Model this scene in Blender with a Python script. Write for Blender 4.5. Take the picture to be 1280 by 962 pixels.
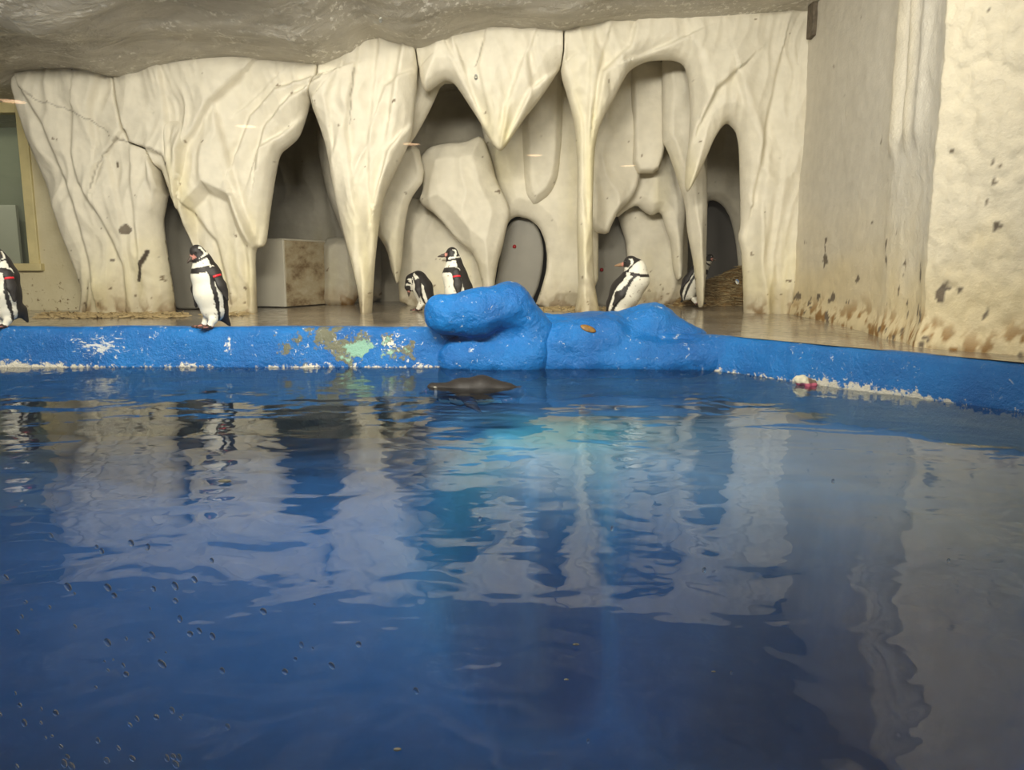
import bpy, math, random
import numpy as np
from mathutils import Vector, Matrix

for o in list(bpy.data.objects): bpy.data.objects.remove(o, do_unlink=True)
S = bpy.context.scene
C = S.collection
random.seed(7); rng = np.random.default_rng(7)

# ------------------------------------------------------------------ camera, world, lights, exposure
FPX, PITCH, CAMZ = 960.0, math.radians(8.65), 0.705
cd = bpy.data.cameras.new('camera'); cam = bpy.data.objects.new('camera', cd); C.objects.link(cam)
cam.location = (0, 0, CAMZ); cam.rotation_euler = (math.pi/2 - PITCH, 0, 0)
cd.sensor_fit = 'HORIZONTAL'; cd.sensor_width = 36.0; cd.lens = FPX/1280*36.0; cd.clip_start = 0.02; cd.clip_end = 100
S.camera = cam

w = bpy.data.worlds.new('world'); S.world = w; w.use_nodes = True
w.node_tree.nodes['Background'].inputs[0].default_value = (1.0, 0.93, 0.80, 1)
w.node_tree.nodes['Background'].inputs[1].default_value = 0.22

def area(name, loc, target, sx, sy, power, col):
    l = bpy.data.lights.new(name, 'AREA'); l.shape = 'RECTANGLE'; l.size = sx; l.size_y = sy
    l.energy = power; l.color = col
    o = bpy.data.objects.new(name, l); C.objects.link(o); o.location = loc
    o.rotation_euler = (Vector(target) - Vector(loc)).to_track_quat('-Z', 'Y').to_euler()
    return o
WARM = (1.0, 0.94, 0.82)
for nm_, loc_, tgt_, sz_, pw_ in (('pool_lamp_west', (-3.4, 2.2, 2.80), (-2.8, 8.2, 1.0), 1.6, 235), ('pool_lamp_mid', (-1.0, 2.0, 2.80), (-0.3, 8.2, 1.2), 1.6, 215), ('pool_lamp_east', (0.8, 2.2, 2.85), (0.9, 8.2, 1.4), 1.2, 80)):
    area(nm_, loc_, tgt_, sz_, 0.5, pw_, WARM).data.spread = math.radians(125)

vs = S.view_settings
vs.view_transform = 'Standard'; vs.look = 'None'; vs.gamma = 1.0; vs.exposure = -0.42; vs.use_curve_mapping = False

# ------------------------------------------------------------------ helpers
FW = np.array([0, math.cos(PITCH), -math.sin(PITCH)]); UP = np.array([0, math.sin(PITCH), math.cos(PITCH)])
def ray(px, py):
    return FW + np.array([1.0, 0, 0])*((px-640)/FPX) + UP*((481-py)/FPX)
def at(px, py, Y):
    r = ray(px, py); return np.array([0, 0, CAMZ]) + r*(Y/r[1])
def ground(px, py, z):
    r = ray(px, py); return np.array([0, 0, CAMZ]) + r*((z-CAMZ)/r[2])

def tag(o, label=None, cat=None, group=None, kind=None):
    if label: o['label'] = label
    if cat: o['category'] = cat
    if group: o['group'] = group
    if kind: o['kind'] = kind
    return o
def empty(name, loc=(0, 0, 0)):
    o = bpy.data.objects.new(name, None); C.objects.link(o); o.location = loc; o.empty_display_size = 0.1
    return o
def npmesh(name, V, F, mat=None, parent=None, smooth=True, col=None):
    V = np.asarray(V, dtype=np.float32); F = np.asarray(F, dtype=np.int32)
    me = bpy.data.meshes.new(name)
    n = F.shape[1]
    me.vertices.add(len(V)); me.vertices.foreach_set('co', V.ravel())
    me.loops.add(F.size); me.loops.foreach_set('vertex_index', F.ravel())
    me.polygons.add(len(F)); me.polygons.foreach_set('loop_start', np.arange(len(F), dtype=np.int32)*n)
    me.update(calc_edges=True); me.validate()
    me.polygons.foreach_set('use_smooth', np.full(len(me.polygons), smooth))
    if col is not None:
        a = me.color_attributes.new('Col', 'FLOAT_COLOR', 'POINT')
        a.data.foreach_set('color', np.c_[col, np.ones(len(col))].astype(np.float32).ravel())
    if mat: me.materials.append(mat)
    o = bpy.data.objects.new(name, me); C.objects.link(o)
    if parent: o.parent = parent
    return o
def pymesh(name, V, F, mat=None, parent=None, smooth=False):
    me = bpy.data.meshes.new(name); me.from_pydata([tuple(v) for v in V], [], F); me.update()
    if smooth: me.polygons.foreach_set('use_smooth', [True]*len(me.polygons))
    if mat: me.materials.append(mat)
    o = bpy.data.objects.new(name, me); C.objects.link(o)
    if parent: o.parent = parent
    return o
def boxdata(x0, x1, y0, y1, z0, z1):
    V = [(x, y, z) for z in (z0, z1) for y in (y0, y1) for x in (x0, x1)]
    F = [(0,2,3,1),(4,5,7,6),(0,1,5,4),(2,6,7,3),(0,4,6,2),(1,3,7,5)]
    return V, F
def box(name, x0, x1, y0, y1, z0, z1, mat, parent=None, bev=0.0):
    o = pymesh(name, *boxdata(x0, x1, y0, y1, z0, z1), mat, parent)
    if bev:
        m = o.modifiers.new('bevel', 'BEVEL'); m.width = bev; m.segments = 2
    return o

# gradient noise -----------------------------------------------------------
_G = rng.normal(size=(4096, 3)); _G /= np.linalg.norm(_G, axis=1)[:, None]
def noise3(P):
    P = np.asarray(P, dtype=np.float64); I = np.floor(P).astype(np.int64); f = P - I
    u = f*f*f*(f*(f*6-15)+10)
    def g(dx, dy, dz):
        h = ((I[:,0]+dx)*73856093 ^ (I[:,1]+dy)*19349663 ^ (I[:,2]+dz)*83492791) & 4095
        G = _G[h]; return G[:,0]*(f[:,0]-dx)+G[:,1]*(f[:,1]-dy)+G[:,2]*(f[:,2]-dz)
    def lp(a, b, t): return a+(b-a)*t
    x00 = lp(g(0,0,0), g(1,0,0), u[:,0]); x10 = lp(g(0,1,0), g(1,1,0), u[:,0])
    x01 = lp(g(0,0,1), g(1,0,1), u[:,0]); x11 = lp(g(0,1,1), g(1,1,1), u[:,0])
    return lp(lp(x00, x10, u[:,1]), lp(x01, x11, u[:,1]), u[:,2])*1.6
def fbm(P, o=3):
    s = 0; a = 1.0; P = np.asarray(P, float)
    for k in range(o): s = s + a*noise3(P*(2**k)+17.3*k); a *= 0.5
    return s
def sst(a, b, x):
    t = np.clip((x-a)/(b-a), 0, 1); return t*t*(3-2*t)
def srgb(r, g, b):
    return tuple(((c/255)/12.92 if c/255 <= 0.04045 else ((c/255+0.055)/1.055)**2.4) for c in (r, g, b))

# materials ------------------------------------------------------------------
def newmat(name):
    m = bpy.data.materials.new(name); m.use_nodes = True; nt = m.node_tree
    b = nt.nodes['Principled BSDF']; return m, nt, b
def nd(nt, t, **kw):
    n = nt.nodes.new(t)
    for k, v in kw.items(): setattr(n, k, v)
    return n
def noise_node(nt, scale, detail=4, vec=None, rough=0.55, dist=0.0):
    n = nd(nt, 'ShaderNodeTexNoise'); n.inputs['Scale'].default_value = scale; n.inputs['Detail'].default_value = detail
    n.inputs['Roughness'].default_value = rough; n.inputs['Distortion'].default_value = dist
    if vec is not None: nt.links.new(vec, n.inputs['Vector'])
    return n
def geo(nt): return nd(nt, 'ShaderNodeNewGeometry').outputs['Position']
def ramp(nt, fac, stops):
    r = nd(nt, 'ShaderNodeValToRGB'); e = r.color_ramp.elements
    while len(e) < len(stops): e.new(0.5)
    for el, (p, c) in zip(e, stops): el.position = p; el.color = (*c, 1)
    nt.links.new(fac, r.inputs[0]); return r.outputs[0]
def mixc(nt, fac, a, b, mode='MIX'):
    m = nd(nt, 'ShaderNodeMix', data_type='RGBA', blend_type=mode)
    for sock, v in ((m.inputs[0], fac), (m.inputs[6], a), (m.inputs[7], b)):
        if hasattr(v, 'is_linked') or hasattr(v, 'links'): nt.links.new(v, sock)
        elif isinstance(v, tuple): sock.default_value = (*v, 1)
        else: sock.default_value = v
    return m.outputs[2]
def math_(nt, op, a, b=None, c=None):
    m = nd(nt, 'ShaderNodeMath', operation=op)
    for i, v in enumerate((a, b, c)):
        if v is None: continue
        if isinstance(v, (int, float)): m.inputs[i].default_value = v
        else: nt.links.new(v, m.inputs[i])
    return m.outputs[0]
def bump(nt, b, h, strength, dist=0.02):
    n = nd(nt, 'ShaderNodeBump'); n.inputs['Strength'].default_value = strength; n.inputs['Distance'].default_value = dist
    nt.links.new(h, n.inputs['Height']); nt.links.new(n.outputs[0], b.inputs['Normal'])
def scaled(nt, vec, s):
    m = nd(nt, 'ShaderNodeMapping'); m.inputs['Scale'].default_value = s; nt.links.new(vec, m.inputs[0]); return m.outputs[0]

def plain(name, col, rough=0.6, var=0.12, scale=6.0, bmp=0.0, spec=0.5, bscale=40):
    m, nt, b = newmat(name); p = geo(nt)
    n = noise_node(nt, scale, 5, p)
    lo = tuple(c*(1-var) for c in col); hi = tuple(min(1, c*(1+var)) for c in col)
    nt.links.new(ramp(nt, n.outputs[0], [(0.3, lo), (0.7, hi)]), b.inputs['Base Color'])
    b.inputs['Roughness'].default_value = rough; b.inputs['Specular IOR Level'].default_value = spec
    if bmp: bump(nt, b, noise_node(nt, bscale, 4, p).outputs[0], bmp)
    return m
def vcol(name, rough=0.7, spec=0.35, bscale=30, bmp=0.15, var=0.06):
    m, nt, b = newmat(name); p = geo(nt)
    a = nd(nt, 'ShaderNodeAttribute', attribute_name='Col')
    n = noise_node(nt, 9, 6, p)
    c = mixc(nt, 1.0, a.outputs[0], ramp(nt, n.outputs[0], [(0.3, (1-var*2,)*3), (0.7, (1, 1, 1))]), 'MULTIPLY')
    nt.links.new(c, b.inputs['Base Color'])
    b.inputs['Roughness'].default_value = rough; b.inputs['Specular IOR Level'].default_value = spec
    bump(nt, b, noise_node(nt, bscale, 5, p).outputs[0], bmp)
    return m
M_rock = vcol('painted_plaster_rock', 0.62, 0.35, 22, 0.22)
M_bird = vcol('feathers', 0.55, 0.35, 90, 0.12, 0.05)
M_band = plain('red_plastic', srgb(215, 40, 50), 0.4)

# ------------------------------------------------------------------ structure
FLOOR_Z = 0.25
TOP = [(-700,150),(-100,118),(0,105),(18,92),(60,87),(100,88),(150,97),(200,83),(225,78),(290,72),(400,80),(440,65),(455,52),(470,46),(500,55),
       (520,60),(545,55),(580,42),(620,36),(660,37),(700,40),(760,28),(800,24),(860,22),(940,18),(985,13),(1005,14),(1100,10),(1400,0)]
YF = 8.2     # plane of the rock facade
TOPXZ = np.array([at(x, y, YF-0.2)[[0, 2]] for x, y in TOP])
def ceil_z(X): return np.interp(X, TOPXZ[:,0], TOPXZ[:,1])

def grid_mesh(name, xs, ys, zf, mat, flip=False, col=None):
    X, Y = np.meshgrid(xs, ys, indexing='ij'); P = np.c_[X.ravel(), Y.ravel(), zf(X.ravel(), Y.ravel())]
    ny = len(ys); i, j = np.meshgrid(np.arange(len(xs)-1), np.arange(ny-1), indexing='ij'); a = (i*ny+j).ravel()
    F = np.c_[a, a+ny, a+ny+1, a+1]
    if flip: F = F[:, ::-1]
    return npmesh(name, P, F, mat, None, True, col(P) if col else None)

# ceiling: grey rough sprayed plaster with wet glints painted in as pale flecks
m, nt, b = newmat('ceiling_sprayed_plaster'); p = geo(nt)
sp = scaled(nt, p, (1.0, 1.6, 1.0))
n1 = noise_node(nt, 2.2, 6, sp, 0.6, 0.8); n2 = noise_node(nt, 20, 6, scaled(nt, p, (1, 0.55, 1)), 0.7)
base = ramp(nt, n1.outputs[0], [(0.3, srgb(172,166,154)), (0.65, srgb(206,200,187))])
fl = math_(nt, 'MULTIPLY', ramp(nt, n2.outputs[0], [(0.53, (0,0,0)), (0.60, (1,1,1))]), ramp(nt, noise_node(nt, 1.3, 4, sp, 0.6, 1.2).outputs[0], [(0.45, (0,0,0)), (0.62, (1,1,1))]))
nt.links.new(mixc(nt, fl, base, srgb(255,252,244)), b.inputs['Base Color'])
b.inputs['Roughness'].default_value = 0.34
bump(nt, b, math_(nt, 'ADD', n2.outputs[0], math_(nt, 'MULTIPLY', n1.outputs[0], 3.0)), 0.7, 0.03)
M_ceil = m
def cz(X, Y):
    P = np.c_[X*0.8, Y*1.3, 0*X]
    amp = sst(8.0, 7.2, Y)
    return ceil_z(X) + (0.07*fbm(P, 5))*amp + 0.10*sst(7.7, 5.0, Y)
o = grid_mesh('ceiling', np.linspace(-9, 7, 260), np.concatenate([np.linspace(0.45, 5.5, 12), np.linspace(5.6, 8.1, 70), np.linspace(8.15, 12.5, 20)]), cz, M_ceil, flip=True)
tag(o, 'grey rough sprayed plaster ceiling with wet glints painted as pale flecks', kind='structure')

# floor: wet grey slab
m, nt, b = newmat('wet_floor'); p = geo(nt)
n1 = noise_node(nt, 1.6, 6, p); n2 = noise_node(nt, 14, 5, p)
base = ramp(nt, n1.outputs[0], [(0.35, srgb(118,110,98)), (0.62, srgb(164,154,136))])
nt.links.new(mixc(nt, ramp(nt, n2.outputs[0], [(0.56, (0,0,0)), (0.7, (1,1,1))]), base, srgb(120,96,62)), b.inputs['Base Color'])
b.inputs['Roughness'].default_value = 0.09; b.inputs['Specular IOR Level'].default_value = 0.6
nt.links.new(ramp(nt, n2.outputs[0], [(0.3, (0.05,)*3), (0.75, (0.30,)*3)]), b.inputs['Roughness'])
bump(nt, b, noise_node(nt, 5, 3, p).outputs[0], 0.04, 0.01)
M_floor = m
# kerb front edge path (plan) and its heights
KP = np.array([(-9.0, 5.52, .287), (-4.0, 5.50, .292), (-2.2, 5.50, .283), (-0.55, 5.48, .287), (0.7, 5.50, .26), (1.30, 5.42, .238), (1.50, 5.22, .236), (2.0, 4.48, .235), (2.5, 3.78, .232), (3.3, 2.66, .232), (4.4, 1.1, .232), (4.95, 0.40, .232)])
fl_back = [(-9, 12.4), (6.5, 12.4), (6.5, 0.4)]
V = [(x, y+0.12, FLOOR_Z-0.012) for x, y, z in KP] ; V = V[:-1] + [(5.1, 0.4, FLOOR_Z-0.012)]
V += [(6.5, 0.4, FLOOR_Z-0.012), (6.5, 12.4, FLOOR_Z-0.012), (-9, 12.4, FLOOR_Z-0.012)]
# split in sub-polygons: a fan of quads towards the back line
tops = V[:len(KP)]; VV = []; FF = []
for i, v in enumerate(tops):
    bx = v[0] if v[0] < 1.2 else v[0] + (i-5)*0.25
    VV += [v, (max(-9, min(6.5, bx)), 12.4, v[2])]
VV[-1] = (9.0, 12.4, FLOOR_Z-0.012)
for i in range(len(tops)-1): FF.append((2*i, 2*i+2, 2*i+3, 2*i+1))
o = pymesh('floor', VV, FF, M_floor); tag(o, 'wet grey penguin terrace floor behind the blue kerb', kind='structure')

# back wall of the cave
M_cave = plain('cave_wall_paint', srgb(168,160,142), 0.7, 0.18, 2.5, 0.25, bscale=12)
def quad_wall(name, x0, x1, y, z0, z1, mat, th=0.12):
    o = box(name, x0, x1, y, y+th, z0, z1, mat); return tag(o, kind='structure')
tag(quad_wall('wall_back', -4.3, 4.4, 11.0, 0.1, 4.2, M_cave), 'grey stained wall at the back of the rock cave')
M_leftwall = None
m, nt, b = newmat('cream_wall'); p = geo(nt)
n1 = noise_node(nt, 3, 5, p); n2 = noise_node(nt, 16, 6, p, 0.7)
base = ramp(nt, n1.outputs[0], [(0.3, srgb(196,184,146)), (0.7, srgb(212,202,168))])
sep = nd(nt, 'ShaderNodeSeparateXYZ'); nt.links.new(p, sep.inputs[0])
low = math_(nt, 'SUBTRACT', 1.15, math_(nt, 'MULTIPLY', sep.outputs[2], 1.1))
spots = ramp(nt, math_(nt, 'ADD', n2.outputs[0], math_(nt, 'MULTIPLY', low, 0.12)), [(0.66, (0,0,0)), (0.72, (1,1,1))])
nt.links.new(mixc(nt, spots, base, srgb(116,92,56)), b.inputs['Base Color']); b.inputs['Roughness'].default_value = 0.7
bump(nt, b, n2.outputs[0], 0.3, 0.02); M_leftwall = m

# wall with the viewing window at the left end (opening for the window)
YW = 8.62
wl = at(-60, 335, YW); wr = at(50, 335, YW); wtop = at(30, 128, YW)[2]; wx0 = -7.6; wx1 = at(57, 335, YW)[0]-0.05; wz0 = at(40, 336, YW)[2]
V = []; F = []
for (x0, x1, z0, z1) in ((-8.9, -4.15, 0.1, wz0), (-8.9, -4.15, wtop, 3.6), (-8.9, wx0, wz0, wtop), (wx1, -4.15, wz0, wtop)):
    v, f = boxdata(x0, x1, YW, YW+0.15, z0, z1); F += [tuple(i+len(V) for i in q) for q in f]; V += v
o = pymesh('wall_left', V, F, M_leftwall); tag(o, 'cream wall with dirt speckles around the left window', kind='structure')
o = box('wall_side', -4.27, -4.15, YW, 11.1, 0.1, 4.0, M_cave); tag(o, kind='structure')
# window frame
M_frame = plain('window_frame_paint', srgb(206,192,140), 0.5, 0.1)
wn = empty('window_1', (wx1, YW, wz0)); tag(wn, 'window with cream frame and grey-green glass', kind='structure')
def wpart(name, x0, x1, y0, y1, z0, z1, mat, bev=0.006):
    o = box(name, x0-wx1, x1-wx1, y0-YW, y1-YW, z0-wz0, z1-wz0, mat, wn, bev); return o
fw = 0.11
wpart('window_frame', wx1-fw, wx1, YW-0.03, YW+0.1, wz0, wtop, M_frame)
wpart('window_frame', wx0, wx0+fw, YW-0.03, YW+0.1, wz0, wtop, M_frame)
wpart('window_frame', wx0+fw, wx1-fw, YW-0.03, YW+0.1, wtop-fw, wtop, M_frame)
wpart('window_sill', wx0, wx1+0.04, YW-0.07, YW+0.1, wz0-0.02, wz0+0.06, M_frame)
def glassmat(name, ior=1.5, tint=(1,1,1), rough=0.0):
    m = bpy.data.materials.new(name); m.use_nodes = True; nt = m.node_tree; nt.nodes.remove(nt.nodes['Principled BSDF'])
    out = nt.nodes['Material Output']
    t = nd(nt, 'ShaderNodeBsdfTransparent'); t.inputs[0].default_value = (*tint, 1)
    g = nd(nt, 'ShaderNodeBsdfGlossy'); g.inputs['Roughness'].default_value = rough
    fr = nd(nt, 'ShaderNodeFresnel'); bf = nd(nt, 'ShaderNodeNewGeometry').outputs['Backfacing']
    nt.links.new(math_(nt, 'ADD', ior, math_(nt, 'MULTIPLY', bf, 1/ior-ior)), fr.inputs[0])
    mx = nd(nt, 'ShaderNodeMixShader'); nt.links.new(fr.outputs[0], mx.inputs[0]); nt.links.new(t.outputs[0], mx.inputs[1]); nt.links.new(g.outputs[0], mx.inputs[2])
    nt.links.new(mx.outputs[0], out.inputs[0]); return m
wpart('pane', wx0+fw, wx1-fw, YW+0.03, YW+0.045, wz0+0.06, wtop-fw, glassmat('window_glass', 1.5, (0.93, 0.95, 0.91)), 0)
# what shows through it: a grey-green room end, and a pale board added as a reflection
M_gg = plain('grey_green_wall', srgb(150,152,132), 0.7, 0.05)
tag(box('wall_room', -8.9, -4.28, 9.75, 9.85, 0.1, 3.6, M_gg), 'grey-green wall seen through the left window', kind='structure')
area('side_room_fill', (-6.4, 8.95, 2.45), (-6.2, 9.7, 1.3), 0.8, 0.3, 42, (1.0, 1.0, 0.94))  # unseen fill light, added to brighten what shows through the window
bb = at(-90, 256, 9.55); bc = at(19, 256, 9.55)
o = box('reflection_board', bb[0], bc[0], 9.55, 9.6, 0.25, bc[2], plain('pale_board', srgb(206,204,190), 0.6, 0.03), bev=0.005)
tag(o, 'pale board added behind the left window glass as its lighter reflection', 'board')

# right wall: plan polyline measured along its foot, swept up with plaster relief
wp = [(975,387),(1040,401),(1085,412),(1097,415.5),(1150,431),(1280,441)]
WB = np.array([ground(x, y, FLOOR_Z)[:2] for x, y in wp]); d = WB[-1]-WB[-2]
WB = np.vstack([WB[0]+np.array([0.16, 1.2]), WB, WB[-1]+d/np.linalg.norm(d)*4.8])
seg = np.r_[0, np.cumsum(np.linalg.norm(np.diff(WB, axis=0), axis=1))]
s_corner0, s_corner1 = seg[4], seg[5]
ss = np.unique(np.r_[np.arange(0, seg[6]+0.6, 0.014), np.arange(seg[6]+0.6, seg[-1], 0.1), seg]); zz = np.arange(0.12, 3.75, 0.018)
px = np.interp(ss, seg, WB[:,0]); py = np.interp(ss, seg, WB[:,1])
k = 9; pad = lambda a: np.convolve(np.r_[np.full(k, a[0]), a, np.full(k, a[-1])], np.ones(2*k+1)/(2*k+1), 'valid')
tx, ty = np.gradient(pad(px)), np.gradient(pad(py)); L = np.hypot(tx, ty); nx, ny = ty/L, -tx/L   # normal; flip so it faces the pool
flip = np.sign(-(nx)); nx *= flip; ny *= flip
SS, ZZ = np.meshgrid(ss, zz, indexing='ij'); PX = np.repeat(px[:,None], len(zz), 1); PY = np.repeat(py[:,None], len(zz), 1)
Q0 = SS.ravel(); Q = np.c_[np.where(Q0 < s_corner0, s_corner0+(Q0-s_corner0)*0.35, Q0), ZZ.ravel(), 0*SS.ravel()]
hgt = 0.008*fbm(Q*np.array([2.5, 1.6, 1]), 4)
wet = sst(s_corner1-0.1, s_corner1+0.15, Q[:,0])
hgt += (0.004+0.014*wet)*fbm(Q*np.array([13, 9, 1])+fbm(Q*4, 2)[:,None]*0.5, 3)
u = (Q[:,0]-s_corner0)/(s_corner1-s_corner0)
topm = sst(1.42, 1.62, Q[:,1]+0.06*noise3(Q*5))
rid = lambda c, wd, a: a*np.exp(-((u-c)/wd)**2)
hgt += topm*(rid(0.12, 0.10, 0.045)+rid(0.40, 0.07, 0.030)+rid(0.60, 0.06, 0.02)-rid(0.26, 0.04, 0.02)-rid(0.8, 0.16, 0.02))
hgt += (1-topm)*(rid(0.2, 0.22, 0.02)-rid(0.72, 0.2, 0.02))
foot = sst(0.42, 0.25, Q[:,1]+0.03*noise3(Q*6)); hgt += 0.04*foot
VX = PX.ravel()+np.repeat(nx, len(zz))*hgt; VY = PY.ravel()+np.repeat(ny, len(zz))*hgt
nz = len(zz); i, j = np.meshgrid(np.arange(len(ss)-1), np.arange(nz-1), indexing='ij'); a = (i*nz+j).ravel()
# colours: pale cream plaster, receding part greyed to paint in its angled shade, rust-brown grime and chips near the foot
cr = np.array(srgb(222,212,188)); gr = np.array(srgb(212,206,192)); ye = np.array(srgb(224,206,160))
g = (1-sst(s_corner1-0.06, s_corner1+0.02, Q[:,0]+0.02*noise3(Q*8)))*sst(0.5, 1.5, Q[:,1]+0.25*fbm(Q*2, 3))*(1-0.75*topm*(rid(0.12, 0.12, 1)+rid(0.40, 0.07, 1)).clip(0, 1))
col = cr[None]*(1-g[:,None])+gr[None]*g[:,None]
yy = sst(1.1, 0.25, Q[:,1]+0.2*fbm(Q*3, 3))*0.75; col = col*(1-yy[:,None])+ye*yy[:,None]
nfine = fbm(Q*np.array([16, 9, 1]), 4)
rust = sst(0.50, 0.27, Q[:,1]+0.10*noise3(Q*np.array([3, .5, 1])))*sst(-0.15, 0.35, nfine+0.15*noise3(Q*3)); col = col*(1-rust[:,None])+np.array(srgb(150,112,58))*rust[:,None]
chip = sst(0.66, 0.75, fbm(Q*np.array([9, 6, 1])+40, 4)+0.16*sst(1.0, 0.4, Q[:,1])-0.3*sst(0.9, 1.6, Q[:,1])); col = col*(1-chip[:,None])+np.array(srgb(112,100,84))*chip[:,None]
o = npmesh('wall_right', np.c_[VX, VY, Q[:,1]], np.c_[a, a+nz, a+nz+1, a+1], vcol('right_wall_plaster', 0.6, 0.35, 55, 0.35), None, True, col)
tag(o, 'cream rough plaster wall with rusty stains along its foot', kind='structure')
# dark wooden beam end sticking through by the ceiling
bp = at(1025, 22, 7.75); M_wood = plain('weathered_wood', srgb(98,88,74), 0.8, 0.35, 25, 0.3)
o = box('beam_end', bp[0]-0.085, bp[0]+0.085, 7.7, 7.86, at(1024, 44, 7.7)[2], 3.7, M_wood, bev=0.012)
tag(o, 'dark weathered beam end hanging from the ceiling by the right wall', 'beam')

# ------------------------------------------------------------------ plaster rock slabs
def chaikin(P, fl, it=2):
    for _ in range(it):
        Q = []; G = []; n = len(P)
        for i in range(n):
            a, bb_ = P[i], P[(i+1) % n]
            if fl[i] == 's' and fl[i-1] == 's' or fl[i] == 'k': Q.append(a); G.append(fl[i]); continue
            Q.append(0.8*a+0.2*P[i-1] if fl[i-1] == fl[i] else a); G.append(fl[i-1] if fl[i-1] == fl[i] else fl[i])
            if fl[i-1] == fl[i]: Q.append(0.8*a+0.2*bb_); G.append(fl[i])
        P, fl = Q, G
    return np.array(P), fl
def seg_dist(pts, A, B):
    out = np.full(len(pts), 1e9)
    for a, b_ in zip(A, B):
        d = b_-a; t = np.clip(((pts-a)@d)/max(d@d, 1e-12), 0, 1)
        out = np.minimum(out, np.hypot(*(pts-a-t[:,None]*d).T))
    return out
def inside(pts, P):
    c = np.zeros(len(pts), bool); n = len(P)
    for i in range(n):
        a, b_ = P[i], P[(i+1) % n]
        if a[1] == b_[1]: continue
        c ^= ((a[1] > pts[:,1]) != (b_[1] > pts[:,1])) & (pts[:,0] < (b_[0]-a[0])*(pts[:,1]-a[1])/(b_[1]-a[1])+a[0])
    return c
def slab(name, poly, Y, parent, relief=None, R=0.22, B=0.28, Bb=None, res=0.013, color=None, mat=None, facet=0.0, it=2):
    """closed rounded plaster piece with the outline `poly` (pixel outline, flag 's' = flush edge that starts here), standing at depth Y"""
    P = [at(q[0], q[1], Y)[[0, 2]] for q in poly]; fl = [q[2] if len(q) > 2 else 'r' for q in poly]
    P, fl = chaikin(P, fl, it); n = len(P); Bb = B if Bb is None else Bb
    lo, hi = P.min(0)-2*res, P.max(0)+2*res
    xs = np.arange(lo[0], hi[0]+res, res); zs = np.arange(lo[1], hi[1]+res, res); nz = len(zs)
    X, Z = np.meshgrid(xs, zs, indexing='ij'); pts = np.c_[X.ravel(), Z.ravel()]
    A, Bq = P, np.roll(P, -1, 0); isf = np.array([f == 's' for f in fl])
    ins = inside(pts, P)
    near = np.ones(len(pts), bool)
    d_all = seg_dist(pts, A, Bq)
    sd = np.where(ins, d_all, -d_all)
    g = sd.reshape(X.shape); gx, gz = np.gradient(g, res)
    insg = ins.reshape(X.shape)
    cell = insg[:-1,:-1] | insg[1:,:-1] | insg[:-1,1:] | insg[1:,1:]
    use = np.zeros(X.shape, bool); use[:-1,:-1] |= cell; use[1:,:-1] |= cell; use[:-1,1:] |= cell; use[1:,1:] |= cell
    idx = np.flatnonzero(use.ravel()); mp = np.full(X.size, -1); mp[idx] = np.arange(len(idx))
    p = pts[idx].copy(); s = sd[idx]; gr_ = np.c_[gx.ravel()[idx], gz.ravel()[idx]]; gr_ /= np.maximum(np.linalg.norm(gr_, axis=1), 1e-6)[:,None]
    out = s < 0; p[out] -= gr_[out]*s[out][:,None]
    for k_ in range(1):   # exact foot point on the outline
        q = p[out]; best = np.full(len(q), 1e9); bp_ = q.copy()
        for a, b_ in zip(A, Bq):
            d = b_-a; t = np.clip(((q-a)@d)/max(d@d, 1e-12), 0, 1); f_ = a+t[:,None]*d; dd = np.hypot(*(q-f_).T); mk = dd < best
            best[mk] = dd[mk]; bp_[mk] = f_[mk]
        p[out] = bp_
    dr = seg_dist(p, A[~isf], Bq[~isf]) if (~isf).any() else np.full(len(p), 9.)
    ds = seg_dist(p, A[isf], Bq[isf]) if isf.any() else np.full(len(p), 9.)
    rr = np.clip(dr/R, 0, 1); prof = (1-facet)*np.sqrt(np.clip(1-(1-rr)**2, 0, 1))+facet*(0.25*np.clip(dr/0.015, 0, 1)+0.75*np.clip(dr/R, 0, 1))
    rel = relief(p, dr) if relief is not None else 0
    groove = 0.02*np.clip(1-ds/0.02, 0, 1)**2
    yf = Y - B*prof - rel*(0.3+0.7*np.clip(dr/0.06, 0, 1)) + groove
    yb = np.maximum(Y + Bb*prof, yf+0.02)
    nv = len(p); V = np.r_[np.c_[p[:,0], yf, p[:,1]], np.c_[p[:,0], yb, p[:,1]]]
    ci, cj = np.nonzero(cell); a = ci*nz+cj; q = np.c_[mp[a], mp[a+nz], mp[a+nz+1], mp[a+1]]
    # stitch boundary
    e = np.r_[q[:,[0,1]], q[:,[1,2]], q[:,[2,3]], q[:,[3,0]]]; key = np.minimum(e[:,0], e[:,1]).astype(np.int64)*nv+np.maximum(e[:,0], e[:,1])
    un, inv, cnt = np.unique(key, return_inverse=True, return_counts=True); be = e[cnt[inv] == 1]
    F = np.r_[q, q[:, ::-1]+nv, np.c_[be[:,1], be[:,0], be[:,0]+nv, be[:,1]+nv]]
    c = color(V, np.r_[dr, dr]) if color else None
    ob = npmesh(name, V, F, mat or M_rock, parent, True, c)
    if parent: ob.location = -parent.location
    return ob

CREAM = np.array(srgb(224,217,198)); YEL = np.array(srgb(222,211,166)); BROWN = np.array(srgb(122,92,50)); CHIP = np.array(srgb(122,112,96))
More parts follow.
